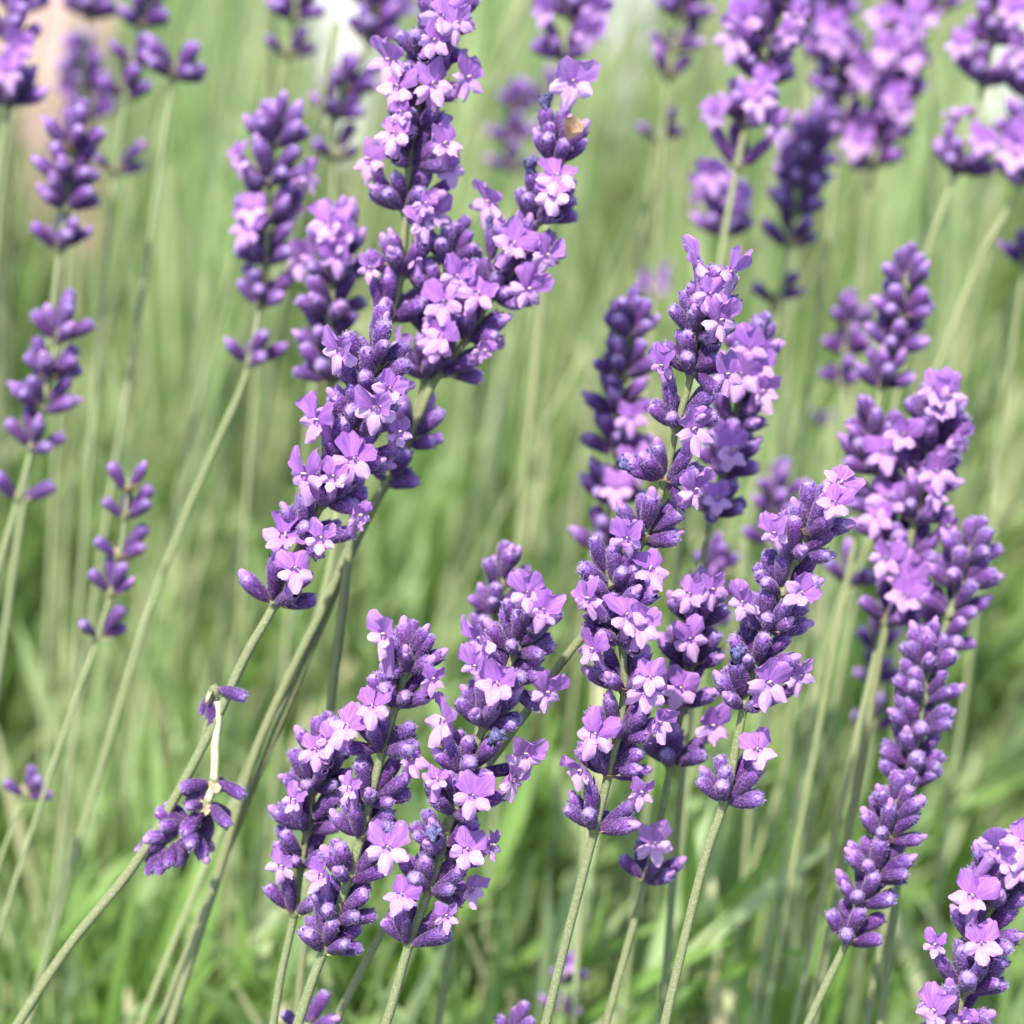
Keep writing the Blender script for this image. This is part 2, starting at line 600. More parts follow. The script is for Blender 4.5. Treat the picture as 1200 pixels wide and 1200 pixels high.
def link(name, data, parent=None, matrix=None):
    o = bpy.data.objects.new(name, data)
    COL.objects.link(o)
    if parent is not None:
        o.parent = parent
    if matrix is not None:
        o.matrix_basis = matrix
    return o


def frame(z, y_hint, origin, scale=1.0):
    z = z.normalized()
    y = y_hint - z * y_hint.dot(z)
    if y.length < 1e-5:
        y = Vector((1, 0, 0)) - z * z.x
    y.normalize()
    x = y.cross(z)
    M = Matrix(((x.x, y.x, z.x), (x.y, y.y, z.y), (x.z, y.z, z.z))) * scale
    M = M.to_4x4()
    M.translation = origin
    return M


def catmull(pts, n=14):
    P = [pts[0] * 2 - pts[1]] + pts + [pts[-1] * 2 - pts[-2]]
    out = []
    for i in range(1, len(P) - 2):
        a, b, c, d = P[i - 1], P[i], P[i + 1], P[i + 2]
        t0 = 0
        t1 = max((b - a).length, 1e-6) ** .5
        t2 = t1 + max((c - b).length, 1e-6) ** .5
        t3 = t2 + max((d - c).length, 1e-6) ** .5
        for k in range(n):
            t = t1 + (t2 - t1) * k / n
            A1 = a * ((t1 - t) / t1) + b * (t / t1)
            A2 = b * ((t2 - t) / (t2 - t1)) + c * ((t - t1) / (t2 - t1))
            A3 = c * ((t3 - t) / (t3 - t2)) + d * ((t - t2) / (t3 - t2))
            B1 = A1 * ((t2 - t) / t2) + A2 * (t / t2)
            B2 = A2 * ((t3 - t) / (t3 - t1)) + A3 * ((t - t1) / (t3 - t1))
            out.append(B1 * ((t2 - t) / (t2 - t1)) + B2 * ((t - t1) / (t2 - t1)))
    out.append(P[-2])
    return out


def tube_mb(path, radf, na=12, mi=STEM, square=.07, rnd=0.0, groove=True):
    mb = MB()
    up = Vector((0.3, -1, 0.1))
    vs, ds = [], []
    for i, p in enumerate(path):
        a = path[max(i - 1, 0)]
        b = path[min(i + 1, len(path) - 1)]
        t = (b - a)
        t = t.normalized() if t.length > 1e-9 else Vector((0, 0, 1))
        x = up.cross(t).normalized()
        y = t.cross(x)
        up = y
        u = i / (len(path) - 1)
        r = radf(u)
        for j in range(na):
            an = 2 * math.pi * j / na
            rr = r * (1 + square * math.cos(4 * an))
            g = .35 * max(0, -math.cos(4 * an)) if groove else 0
            vs.append(p + x * (rr * math.cos(an)) + y * (rr * math.sin(an)))
            ds.append((u, g, rnd))
    n = len(path)
    mb.add(vs, grid_faces(n, na, True) + [tuple((n - 1) * na + j for j in range(na))], mi, ds)
    return mb


GROUP = 'lavender flower stalks'


def stalk(label, D, pts, whorls, flowers=(), withered=(), s=1.0, nb=9, hi=True, slope=.14, seed=None, stem_r=1.05,
          top=True, dry=None, pale=None, spread=1.0, ymid=None, ground_dir=None, group=GROUP, tipbud=True):
    """pts: stem line from the lowest visible point to the tip, in photograph pixels; D: distance along the view axis in metres"""
    seed = seed if seed is not None else int(abs(pts[-1][0] * 13 + pts[-1][1] * 7)) + 1
    rnd = random.Random(seed)
    if ymid is None:
        ymid = pts[-1][1]

    def dep(y):
        return D + (y - ymid) * K * D * slope

    P = [at(x, y, dep(y)) for x, y in [(q[0], q[1]) for q in pts]]
    # the stalk goes on below the picture down to the root of the plant
    d0 = (P[0] - P[1]).normalized()
    h = P[0].z
    low = []
    q = P[0].copy()
    dd = d0.copy()
    steps = 5
    for k in range(steps):
        dd = (dd + Vector((0, .02, -.08 - .13 * k))).normalized()
        st = (q.z / (steps - k)) / max(-dd.z, .35)
        q = q + dd * st
        low.append(q.copy())
    low[-1].z = -.004
    allp = list(reversed(low)) + P
    path = catmull(allp, 10)
    base = path[0].copy()
    base.z = 0
    root = link('lavender_stalk', None)
    root.empty_display_size = .02
    root.location = base
    root['label'] = label
    root['category'] = 'lavender'
    root['group'] = group
    inv = Matrix.Translation(-base)

    def px(p):
        r = p - CAMP
        d = r.dot(VIEW)
        return (600 + r.dot(RIGHT) / (K * d), 600 - r.dot(UPV) / (K * d))

    proj = [px(p) for p in path]
    nlow = len(low) * 10
    r0 = stem_r * mm * s * (.77 if D < .53 else .62)

    def radf(u):
        return r0 * (1.15 - .42 * u ** 2)
    loc = [p - base for p in path]
    if pale:
        cut = min(range(nlow, len(path)), key=lambda i: (proj[i][0] - pale[0]) ** 2 + (proj[i][1] - pale[1]) ** 2)
        link('stem', tube_mb(loc[:cut + 1], radf, rnd=rnd.random()).mesh('stem'), root)
        link('bleached_stem', tube_mb(loc[cut:], lambda u: r0 * 1.45, mi=PALE, groove=False).mesh('bleached_stem'), root)
    else:
        link('stem', tube_mb(loc, radf, na=12 if hi else 8, mi=STEM_PALE if D > .53 else STEM, rnd=rnd.random()).mesh('stem'), root)
    # whorls
    W = []
    for w in whorls:
        if isinstance(w, (int, float)):
            i = min(range(nlow, len(path)), key=lambda i: abs(proj[i][1] - w))
            n_, spr = nb, 1.0
        else:
            wx, wy = w[0], w[1]
            if wx is None:
                i = min(range(nlow, len(path)), key=lambda i: abs(proj[i][1] - wy))
            else:
                i = min(range(nlow, len(path)), key=lambda i: (proj[i][0] - wx) ** 2 + (proj[i][1] - wy) ** 2)
            n_ = w[2] if len(w) > 2 else nb
            spr = w[3] if len(w) > 3 else 1.0
        a = (path[min(i + 2, len(path) - 1)] - path[max(i - 2, 0)]).normalized()
        W.append(dict(i=i, P=path[i].copy(), a=a, n=n_, spr=spr, cal=[]))
    W.sort(key=lambda w: w['i'])
    # flowers
    FL = []
    RCH = 9.2 * mm * s
    for f in flowers:
        x, y = f[0], f[1]
        o = f[2] if len(f) > 2 else {}
        best, bd = None, 1e9
        for w in W:
            c = w['P'] + w['a'] * (6.0 * mm * s)
            q_ = px(c)
            dst = math.hypot(q_[0] - x, q_[1] - y)
            if dst < bd:
                bd, best = dst, w
        w = best
        c = w['P'] + w['a'] * (5.0 * mm * s)
        dc = (c - CAMP).dot(VIEW)
        F = at(x, y, dc)
        lat = (F - c).length
        dz = math.sqrt(max(RCH ** 2 - lat ** 2, 0))
        if o.get('back'):
            dz = -dz * .6
        F = at(x, y, dc - dz)
        FL.append((w, F, o))
    for k, w in enumerate(W):
        wo_rot = rnd.uniform(0, 6.28)
        yh = Vector((math.cos(wo_rot), math.sin(wo_rot), .1))
        WM = frame(w['a'], yh, w['P'] - base, s)
        Winv = WM.inverted()
        subs = []          # (name, mesh, matrix world-minus-base)
        for (w2, F, o) in FL:
            if w2 is not w:
                continue
            rad = F - (w['P'] + w['a'] * 3 * mm * s)
            axl = rad.dot(w['a'])
            fwd = (rad - w['a'] * axl * .75)
            fwd = fwd.normalized() + Vector((rnd.uniform(-.5, .5), -.10, rnd.uniform(-.15, .5)))
            if 'yaw' in o:
                fwd = Vector((math.sin(R(o['yaw'])), -math.cos(R(o['yaw'])), .15))
            fwd.normalize()
            upd = (w['a'] + Vector((0, 0, .5)) + RIGHT * rnd.uniform(-.5, .5)).normalized()
            if 'roll' in o:
                upd = Quaternion(fwd, R(-o['roll'])) @ upd
            fs = s * o.get('s', 1.0) * rnd.uniform(.95, 1.2)
            FM = frame(fwd, upd, F - base, fs)
            tall = o.get('tall')
            mes = rnd.choice(TALL_ME if tall else (FLOW_ME if hi else FLOWL_ME))
            subs.append(('flower', mes, FM))
            tubeend = FM @ (Vector((0, -6.6, -1.8) if tall else (0, -3.3, -2.75)) * mm)
            w0 = (w['P'] - base) + (rad - w['a'] * axl).normalized() * (.9 * mm * s)
            d = tubeend - w0
            ln = max(d.length, 3 * mm)
            d.normalize()
            csc = min(max(ln / (6.0 * mm * .92), .75), 1.6)
            org = tubeend - d * (6.0 * mm * .92 * csc)
            cm = frame(d, Vector((rnd.random(), rnd.random(), 1)), org, csc * .97) @ Matrix.Diagonal((.95 * s / csc, .95 * s / csc, 1, 1))
            subs.append(('calyx', rnd.choice(OPEN_ME if hi else OPENL_ME), cm))
            w['cal'].append(d)
        # buds
        n = w['n'] + (2 if w['n'] > 6 else 0)
        a = w['a']
        e1 = a.cross(VIEW).normalized()
        e2 = a.cross(e1).normalized()
        last = (k == len(W) - 1) and top
        bm = MB() if not hi else None
        dirs = []
        for j in range(n):
            outer = j < math.ceil(n * .6)
            m_ = math.ceil(n * .6) if outer else n - math.ceil(n * .6)
            jj = j if outer else j - math.ceil(n * .6)
            # the buds stand in two opposite fans: crowd the azimuths left and right of the stem
            ph = 2 * math.pi * (jj + (.25 if outer else .6)) / max(m_, 1) + rnd.uniform(-.28, .28)
            ph = ph - .18 * math.sin(2 * ph)
            th = (rnd.uniform(48, 68) if outer else rnd.uniform(20, 42)) * spread * w['spr']
            if last and not outer:
                th *= .6
            if last and outer:
                th *= .75
            th = R(th)
            d = (a * math.cos(th) + (e1 * math.cos(ph) + e2 * math.sin(ph)) * math.sin(th)).normalized()
            if any(d.angle(c) < .36 for c in w['cal']):
                continue
            if any(d.angle(c) < .30 for c in dirs):
                continue
            dirs.append(d)
            org = (w['P'] - base) + a * ((rnd.uniform(-.3, .8) if outer else rnd.uniform(1.2, 2.6)) * mm * s) \
                + (e1 * math.cos(ph) + e2 * math.sin(ph)) * (1.0 * mm * s)
            sc_ = s * (rnd.uniform(.82, 1.08) if outer else rnd.uniform(.92, 1.14))
            BM_ = frame(d, Vector((rnd.uniform(-1, 1), rnd.uniform(-1, 1), rnd.uniform(-1, 1))), org, sc_)
            if hi:
                subs.append(('bud', rnd.choice(BUD_ME), BM_))
            else:
                bm.merge(rnd.choice(BUDL_MB), Winv @ BM_, rnd.random())
        if last and tipbud and n > 3:
            for q_ in range(2):
                d = (a + e1 * rnd.uniform(-.3, .3) + e2 * rnd.uniform(-.3, .3)).normalized()
                BM_ = frame(d, e1, (w['P'] - base) + a * (3.2 + q_ * 1.4) * mm * s, s * rnd.uniform(.8, .95))
                if hi:
                    subs.append(('bud', rnd.choice(BUD_ME), BM_))
                else:
                    bm.merge(rnd.choice(BUDL_MB), Winv @ BM_, rnd.random())
        if hi:
            wo = link('whorl', rnd.choice(WB_ME), root, WM)
        else:
            bm.merge(rnd.choice(WB_MB), Matrix.Identity(4))
            wo = link('whorl', bm.mesh('whorl'), root, WM)
        for nm, me, M_ in subs:
            link(nm, me, wo, Winv @ M_)
        w['obj'], w['inv'] = wo, Winv
    for (x, y) in withered:
        w = min(W, key=lambda w: math.hypot(px(w['P'] + w['a'] * 6 * mm * s)[0] - x, px(w['P'] + w['a'] * 6 * mm * s)[1] - y))
        c = w['P'] + w['a'] * (5 * mm * s)
        dc = (c - CAMP).dot(VIEW)
        lat = (at(x, y, dc) - c).length
        F = at(x, y, dc - math.sqrt(max((6.5 * mm * s) ** 2 - lat ** 2, 0)))
        d = (F - w['P']).normalized()
        M_ = frame(d, VIEW, F - base, s)
        link('withered_flower', rnd.choice(WITH_ME), w['obj'], w['inv'] @ M_)
        cm = frame(d, VIEW, F - base - d * 5.6 * mm * s, s)
        link('calyx', rnd.choice(OPEN_ME), w['obj'], w['inv'] @ cm)
    if dry:
        w = W[-1]
        c = w['P'] + w['a'] * (5 * mm * s)
        F = at(dry[0], dry[1], (c - CAMP).dot(VIEW) - 7 * mm * s)
        d = ((F - w['P']).normalized() + w['a'] * .2 - VIEW * .5).normalized()
        link('dry_calyx', DRY_ME, w['obj'], w['inv'] @ frame(d, RIGHT, F - base - d * 3 * mm, s * .95))
    return root


# ------------------------------------------------------------------ ground
def ground():
    me = bpy.data.meshes.new('ground')
    n = 60
    vs, fs = [], []
    xs = np.concatenate([np.linspace(-150, -3, 8), np.linspace(-2.5, 2.5, n), np.linspace(3, 150, 8)])
    ys = np.concatenate([np.linspace(-150, -2, 6), np.linspace(-1.5, 4, n), np.linspace(5, 250, 10)])
    rnd = random.Random(2)
    for y in ys:
        for x in xs:
            vs.append((x, y, -abs(rnd.gauss(0, .008)) - .002))
    fs = grid_faces(len(ys), len(xs))
    me.from_pydata(vs, [], [tuple(reversed(f)) for f in fs])
    me.materials.append(M_SOIL)
    me.polygons.foreach_set('use_smooth', [True] * len(fs))
    me.update()
    me.validate()
    o = link('ground', me)
    o['kind'] = 'structure'


ground()


# ------------------------------------------------------------------ foliage mass (leafy shoots nobody could count)
def blades(n, rng, basep, dirv, ln, wd, col, bend):
    """n curved narrow leaves as one array; each 5 x 3 vertices"""
    S = 5
    d = dirv / np.linalg.norm(dirv, axis=1, keepdims=True)
    ref = rng.normal(size=(n, 3))
    side = np.cross(d, ref)
    side /= np.linalg.norm(side, axis=1, keepdims=True)
    nrm = np.cross(side, d)
    V = np.zeros((n, S, 3, 3), dtype=np.float32)
    Dt = np.zeros((n, S, 3, 4), dtype=np.float32)
    prof = [.45, .9, 1.0, .75, .06]
    for i in range(S):
        u = i / (S - 1)
        c = basep + d * (ln * u)[:, None] + nrm * (bend * ln * u * u)[:, None]
        for k, v in enumerate((-1, 0, 1)):
            V[:, i, k] = c + side * (wd * .5 * prof[i] * v)[:, None] + nrm * (abs(v) * wd * .18 * prof[i])[:, None]
            Dt[:, i, k, 0] = u
            Dt[:, i, k, 2] = col
            Dt[:, i, k, 3] = 1
    F = []
    for i in range(S - 1):
        for k in range(2):
            F.append((i * 3 + k, i * 3 + k + 1, (i + 1) * 3 + k + 1, (i + 1) * 3 + k))
    F = np.array(F, dtype=np.int32)
    FA = (F[None] + (np.arange(n, dtype=np.int32) * S * 3)[:, None, None]).reshape(-1, 4)
    return V.reshape(-1, 3), FA, Dt.reshape(-1, 4)


def np_mesh(name, V, F, Dt, material):
    me = bpy.data.meshes.new(name)
    me.vertices.add(len(V))
    me.vertices.foreach_set('co', V.ravel())
    me.loops.add(F.size)
    me.loops.foreach_set('vertex_index', F.ravel())
    me.polygons.add(len(F))
    me.polygons.foreach_set('loop_start', np.arange(0, F.size, 4, dtype=np.int32))
    me.polygons.foreach_set('loop_total', np.full(len(F), 4, dtype=np.int32))
    me.polygons.foreach_set('use_smooth', np.ones(len(F), dtype=bool))
    me.materials.append(material)
    me.update(calc_edges=True)
    a = me.color_attributes.new('dat', 'FLOAT_COLOR', 'POINT')
    a.data.foreach_set('color', Dt.astype(np.float32).ravel())
    return me


rng = np.random.default_rng(11)
BED_END = 1.75
# thin places in the planting where the made-up pale patches beyond show through
GAPS = [(-548 * K, 44 * K), (-488 * K, 22 * K), (-200 * K, 28 * K), (140 * K, 22 * K), (572 * K, 26 * K), (365 * K, 14 * K)]


def thin(x, y, lo=.86, hi=1.5):
    for g, w in GAPS:
        dep_ = y * cp + .16
        r = x / dep_
        m = (np.abs(r - g) < w * 1.25) & (y > lo) & (y < hi) & (rng.random(len(x)) < .88)
        x = np.where(m, x + np.sign(r - g + 1e-6) * w * 2.6 * dep_, x)
    return x



def shoots(ns, y0, y1, zt0, zt1, leaves, lscale):
    y = rng.uniform(y0, y1, ns)
    x = rng.uniform(-1, 1, ns) * (.22 + .36 * y)
    x = thin(x, y, 1.0)
    top = rng.uniform(zt0, zt1, ns) + .012 * np.sin(x * 21 + 1) + .012 * np.sin(y * 17)
    slen = rng.uniform(.05, .11, ns) * lscale
    dx = rng.normal(.28, .28, ns)
    dy = rng.normal(.0, .25, ns)
    d = np.stack([dx, dy, np.ones(ns)], 1)
    d /= np.linalg.norm(d, axis=1, keepdims=True)
    tip = np.stack([x, y, top], 1)
    colb = np.clip(rng.beta(2.2, 2.2, ns), 0, .93)
    out = []
    B, DD, LN, WD, CO, BE = [], [], [], [], [], []
    for k in range(leaves):
        u = (k // 2 + .5) / (leaves / 2)
        p = tip - d * (slen * (1 - u))[:, None]
        ang = rng.uniform(0, 2 * np.pi, ns) if k % 2 == 0 else ang + np.pi
        ref = np.stack([np.cos(ang), np.sin(ang), np.zeros(ns)], 1)
        el = rng.uniform(.25, .75, ns) * (1 - .4 * u)
        dd = d * np.cos(el)[:, None] + ref * np.sin(el)[:, None]
        B.append(p)
        DD.append(dd)
        LN.append(rng.uniform(.026, .048, ns) * lscale)
        WD.append(rng.uniform(.0024, .0042, ns) * lscale)
        CO.append(np.clip(colb + rng.normal(0, .1, ns), 0, 1))
        BE.append(rng.normal(.12, .14, ns))
    n = ns * leaves
    return blades(n, rng, np.concatenate(B), np.concatenate(DD), np.concatenate(LN), np.concatenate(WD), np.concatenate(CO), np.concatenate(BE))


def long_blades(n, y0, y1, z0, z1, l0, l1, wd, lean):
    y = rng.uniform(y0, y1, n)
    x = thin(rng.uniform(-1, 1, n) * (.2 + .36 * y), y)
    z = rng.uniform(z0, z1, n)
    d = np.stack([rng.normal(lean, .16, n), rng.normal(0, .14, n), np.ones(n)], 1)
    ln = rng.uniform(l0, l1, n)
    for g, w in GAPS:
        r0_ = x / (y * cp + .16)
        r1_ = (x + d[:, 0] * ln) / (y * cp + .16)
        m = (np.abs(r0_ - g) < w * 1.5) | (np.abs(r1_ - g) < w * 1.5) | ((r0_ < g) & (r1_ > g))
        ln = np.where(m, ln * .25, ln)
    return blades(n, rng, np.stack([x, y, z], 1), d, ln, rng.uniform(*wd, n),
                  np.clip(rng.beta(3.2, 1.6, n), 0, 1), rng.normal(0.03, .05, n))


def join(parts):
    V, F, Dt, o = [], [], [], 0
    for v, f, d in parts:
        V.append(v)
        F.append(f + o)
        Dt.append(d)
        o += len(v)
    return np.concatenate(V), np.concatenate(F), np.concatenate(Dt)


parts = [
    shoots(1500, .50, .95, .19, .285, 12, 1.45),
    shoots(1700, .45, 1.0, .10, .20, 10, 1.6),
    shoots(2600, .95, BED_END, .18, .29, 12, 1.35),
    shoots(1500, .95, BED_END, .08, .18, 8, 1.6),
    shoots(350, .18, .5, .12, .24, 10, 1.4),
    long_blades(900, .74, 1.05, .12, .26, .10, .20, (.0030, .0058), .28),
    long_blades(2600, .72, 1.15, .14, .28, .12, .26, (.0014, .0030), .26),
    long_blades(8000, .86, BED_END, .12, .27, .12, .27, (.0024, .0050), .13),
]
fol = link('lavender_foliage', np_mesh('lavender_foliage', *join(parts), M_LEAF))
fol['kind'] = 'stuff'
fol['label'] = 'dense mass of narrow grey green leaves filling the bed behind the flower spikes'
fol['category'] = 'foliage'

# ------------------------------------------------------------------ bare stalks standing in the thicket
rs = random.Random(5)
BARE = []
for k in range(8):
    h = rs.uniform(.42, .55)
    w_ = rs.uniform(.07, .20)
    pth = catmull([Vector((0, 0, 0)), Vector((w_ * .22, rs.uniform(-.02, .02), h * .35)), Vector((w_ * .6, rs.uniform(-.02, .02), h * .7)),
                   Vector((w_, rs.uniform(-.03, .03), h))], 6)
    BARE.append(tube_mb(pth, lambda u: mm * (1.0 - .3 * u), na=6, mi=STEM_PALE, rnd=rs.random()).mesh('stem'))
for k in range(360):
    y = .66 + (BED_END - .66) * rs.random() ** 1.25
    x = rs.uniform(-1, 1) * (.12 + .27 * y)
    if any(abs((x + .02) / (y * cp + .2) - g) < w * 1.6 for g, w in GAPS):
        continue
    o = link('bare_stem', BARE[k % 8])
    o.location = (x - .10, y, 0)
    o.rotation_euler = (0, 0, rs.uniform(-.6, .6))
    s_ = rs.uniform(.85, 1.15)
    o.scale = (s_, s_, s_)
    o['label'] = 'thin flowerless green stem, blurred, in the thicket behind the flower spikes'
    o['category'] = 'stem'
    o['group'] = 'blurred bare stems in the background thicket'


# ------------------------------------------------------------------ made-up solids standing in for unidentified pale patches beyond the bed
def stone(label, px_, py_, d, w, h, colr, seed):
    rnd = random.Random(seed)
    c = at(px_, py_, d)
    mb = MB()
    nu, nv = 14, 20
    vs, ds = [], []
    hh = c.z + h / 2
    for i in range(nu):
        u = i / (nu - 1)
        z = hh * u
        r = (1 - abs(u) ** 3.5) ** .45 if u < 1 else .02
        for j in range(nv):
            a = 2 * math.pi * j / nv
            rr = r * (1 + .10 * math.sin(2 * a + seed) + .06 * math.sin(5 * a + 3 * u) + rnd.uniform(-.02, .02))
            vs.append((w / 2 * rr * math.cos(a), w * .4 * rr * math.sin(a), z))
            ds.append((u, 0, 0))
    me = bpy.data.meshes.new('stone')
    me.from_pydata(vs, [], grid_faces(nu, nv, True) + [tuple((nu - 1) * nv + j for j in range(nv))])
    me.polygons.foreach_set('use_smooth', [True] * len(me.polygons))
    me.materials.append(simple('stone ' + colr, *{'pink': ((.62, .40, .38), (.72, .50, .47)), 'white': ((.62, .64, .67), (.85, .85, .85)), 'cream': ((.66, .62, .48), (.74, .7, .56))}[colr], 40, rough=.85, dist=.003))
    o = link('stone', me)
    o.location = (c.x, c.y, 0)
    o['label'] = label
    o['category'] = 'stone'
    return o


stone('pale pink upright stone, blurred, behind the stems at the top left', 52, 110, 1.42, .085, .20, 'pink', 1)
stone('narrow pinkish stone right of the tallest pink one, blurred at the top left', 112, 40, 1.45, .05, .10, 'pink', 2)
stone('bluish white stone, blurred, behind the top left of the middle spike', 402, 4, 1.50, .07, .12, 'white', 3)
stone('white stone, blurred, at the top edge between the two middle background spikes', 740, -12, 1.5, .045, .10, 'white', 4)
stone('white stone, blurred, between the stalks at the top right corner', 1172, 105, 1.42, .055, .15, 'white', 5)
stone('cream stone, blurred, behind the crowded spikes at the top right', 965, 85, 1.44, .05, .12, 'cream', 6)

# ------------------------------------------------------------------ the flower stalks
S_ = stalk
# A  front left of the front pair
S_('sharp flowering spike, left one of the front pair at the bottom centre', .468,
   [(346, 1210), (366, 1150), (389, 1088), (421, 990), (445, 892), (461, 836), (475, 789), (484, 755)],
   [(None, 1112, 7), (None, 1083, 8), (None, 1030, 8), (None, 985, 9), (None, 935, 8), (None, 878, 9), (None, 828, 9), (None, 785, 7)],
   [(450, 745, {'yaw': -45, 'tall': 1}), (507, 797), (436, 829), (407, 852), (482, 892), (410, 925), (454, 995), (377, 1027)], s=.98, stem_r=1.25)
S_('flowering spike half hidden behind the left of the front pair, at its left side', .485,
   [(318, 1215), (330, 1140), (343, 1081), (352, 1020), (362, 960), (370, 905), (377, 875)],
   [(None, 1068, 6), (None, 1015, 8), (None, 970, 8), (None, 925, 8), (None, 893, 6)],
   [(370, 880), (388, 868), (344, 939), (330, 1016, {'yaw': -30})], s=.98)
S_('sharp spike with many pale open flowers, right one of the front pair at bottom centre', .465,
   [(448, 1215), (461, 1172), (480, 1105), (505, 1037), (527, 965), (548, 900), (570, 845), (592, 795), (610, 745), (618, 715)],
   [(None, 1103, 7), (None, 1045, 8), (None, 1000, 8), (None, 955, 9), (None, 905, 8), (None, 850, 9), (None, 800, 9), (None, 762, 9), (None, 735, 6)],
   [(618, 696), (636, 716), (563, 750, {'yaw': -50}), (557, 782, {'yaw': -35}), (582, 803), (641, 813, {'yaw': 35}), (519, 845), (615, 885, {'yaw': 25}), (512, 915), (554, 934),
    (547, 997), (576, 992), (470, 1050), (523, 1075), (552, 1042, {'back': 1, 'yaw': 40}), (600, 915, {'yaw': 60})],
   withered=[(508, 984), (574, 870)], s=1.0, stem_r=1.15)
S_('small bud spike peeping out behind the top of the right front spike', .51,
   [(560, 860), (570, 790), (578, 735), (588, 690), (594, 655)], [(None, 760, 7), (None, 722, 7), (None, 685, 6)], s=.92, hi=True)
# C
S_('tall sharp spike right of centre with two long tubed flowers at its tip', .472,
   [(385, 1215), (420, 1144), (500, 1000), (599, 859), (663, 770), (697, 728), (722, 686), (743, 653), (757, 623), (777, 570), (793, 500), (808, 447), (815, 395), (826, 365), (832, 350)],
   [(None, 634, 8), (None, 563, 9), (None, 500, 9), (None, 437, 9), (None, 392, 8), (None, 368, 7)],
   [(816, 308, {'yaw': -78, 'tall': 1}), (858, 320, {'yaw': 75, 'tall': 1}), (845, 377), (776, 430, {'yaw': -55}), (852, 440, {'yaw': 40}), (813, 505), (815, 575, {'yaw': 50}), (832, 345, {'s': .8})],
   withered=[(742, 550)], s=1.0, stem_r=1.1, slope=.2)
S_('soft flowering spike close behind the right side of the tall spike right of centre', .515,
   [(800, 900), (815, 720), (832, 610), (850, 540), (868, 460), (882, 400)], [(None, 600, 8), (None, 555, 8), (None, 510, 8), (None, 465, 8), (None, 425, 7)],
   [(878, 408), (890, 430), (893, 460, {'yaw': 40}), (868, 440), (857, 530, {'yaw': 30}), (850, 515), (840, 585)], s=1.02)
S_('blurred purple spike behind the left side of the tall spike right of centre', .545,
   [(690, 900), (702, 700), (712, 620), (720, 540), (730, 450), (738, 375)], [(None, 640, 7), (None, 585, 8), (None, 535, 8), (None, 490, 8), (None, 445, 8), (None, 400, 7)],
   [(740, 490), (722, 572), (745, 545)], s=1.08)
# D
S_('sharp spike directly below the tall one right of centre, with pale flowers down both sides', .470,
   [(636, 1215), (664, 1100), (697, 972), (715, 900), (728, 840), (732, 800), (728, 750), (720, 700), (712, 665)],
   [(None, 970, 7), (None, 905, 8), (None, 862, 8), (None, 808, 9), (None, 752, 9), (None, 712, 8), (None, 688, 6)],
   [(763, 668), (735, 632, {'yaw': -20}), (690, 703, {'yaw': -50}), (694, 762), (751, 735), (735, 722), (759, 812), (762, 795), (697, 862), (772, 848, {'yaw': 40}),
    (680, 905, {'yaw': -55}), (751, 930, {'yaw': 20})], s=1.0, stem_r=1.15)
S_('shaded spike with one lone whorl far down its stem, between two sharp spikes', .492,
   [(706, 1215), (735, 1110), (757, 1032), (774, 960), (786, 897), (795, 850), (805, 800), (812, 750), (818, 705)],
   [(None, 1029, 6), (None, 895, 7), (None, 825, 8), (None, 780, 8), (None, 730, 8)],
   [(808, 697), (835, 692, {'yaw': 30}), (809, 750), (797, 808), (835, 852, {'yaw': 20}), (768, 990, {'s': .95}), (790, 815, {'back': 1})], s=1.0, spread=.95)
# F
S_('sharp spike leaning right with a pair of pale flowers at its tip, right of centre', .468,
   [(776, 1215), (800, 1110), (828, 1000), (849, 939), (866, 858), (878, 800), (893, 755), (910, 715), (925, 670), (942, 635), (958, 603)],
   [(None, 937, 8), (None, 828, 8), (None, 783, 7), (None, 737, 9), (None, 695, 9), (None, 655, 8), (None, 630, 7)],
   [(984, 566, {'roll': 25}), (978, 590), (908, 626, {'yaw': -40}), (938, 695, {'roll': 35, 's': 1.1}), (870, 707, {'yaw': -30}), (901, 802), (937, 793, {'yaw': 30}), (888, 880)],
   withered=[(864, 778)], s=1.0, stem_r=1.15)
# H  tall upper left of centre
S_('tallest spike, crowded with lilac flowers, its tip at the top edge left of centre', .498,
   [(410, 640), (430, 480), (448, 400), (468, 333), (478, 210), (489, 130), (503, 70), (517, 35)],
   [(None, 375, 8), (None, 318, 9), (None, 250, 9), (None, 195, 9), (None, 150, 8), (None, 110, 9), (None, 70, 8), (None, 40, 7)],
   [(520, 20), (535, 28, {'yaw': 30}), (508, 48), (455, 72, {'yaw': -40}), (548, 92, {'yaw': 45}), (508, 100), (465, 103), (470, 133), (462, 158), (431, 188, {'yaw': -50}), (522, 170), (528, 198, {'yaw': 25}),
    (494, 262), (512, 250, {'yaw': 30}), (433, 315, {'yaw': -20}), (498, 240)], s=1.06, slope=.12)
S_('spike leaning right of the tallest one, one long tubed flower above its plump buds', .500,
   [(195, 1215), (260, 1010), (300, 880), (345, 780), (382, 706), (413, 635), (436, 592), (470, 536), (510, 445), (545, 400), (575, 350), (605, 310), (636, 245), (650, 195), (663, 150)],
   [(466, 575, 5), (487, 520, 8), (None, 437, 8), (None, 395, 9), (None, 345, 9), (None, 305, 9), (None, 258, 9), (None, 192, 10)],
   [(671, 97, {'yaw': 10, 's': 1.05, 'tall': 1}), (653, 208), (648, 228), (572, 238, {'yaw': -45}), (601, 287), (641, 300, {'yaw': 35}), (541, 332), (619, 340, {'yaw': 25}), (517, 395), (567, 412), (512, 372), (560, 345), (500, 480, {'back': 1, 'yaw': 50})],
   withered=[(640, 130), (622, 205), (574, 272)], s=1.04, dry=(671, 150), stem_r=1.15)
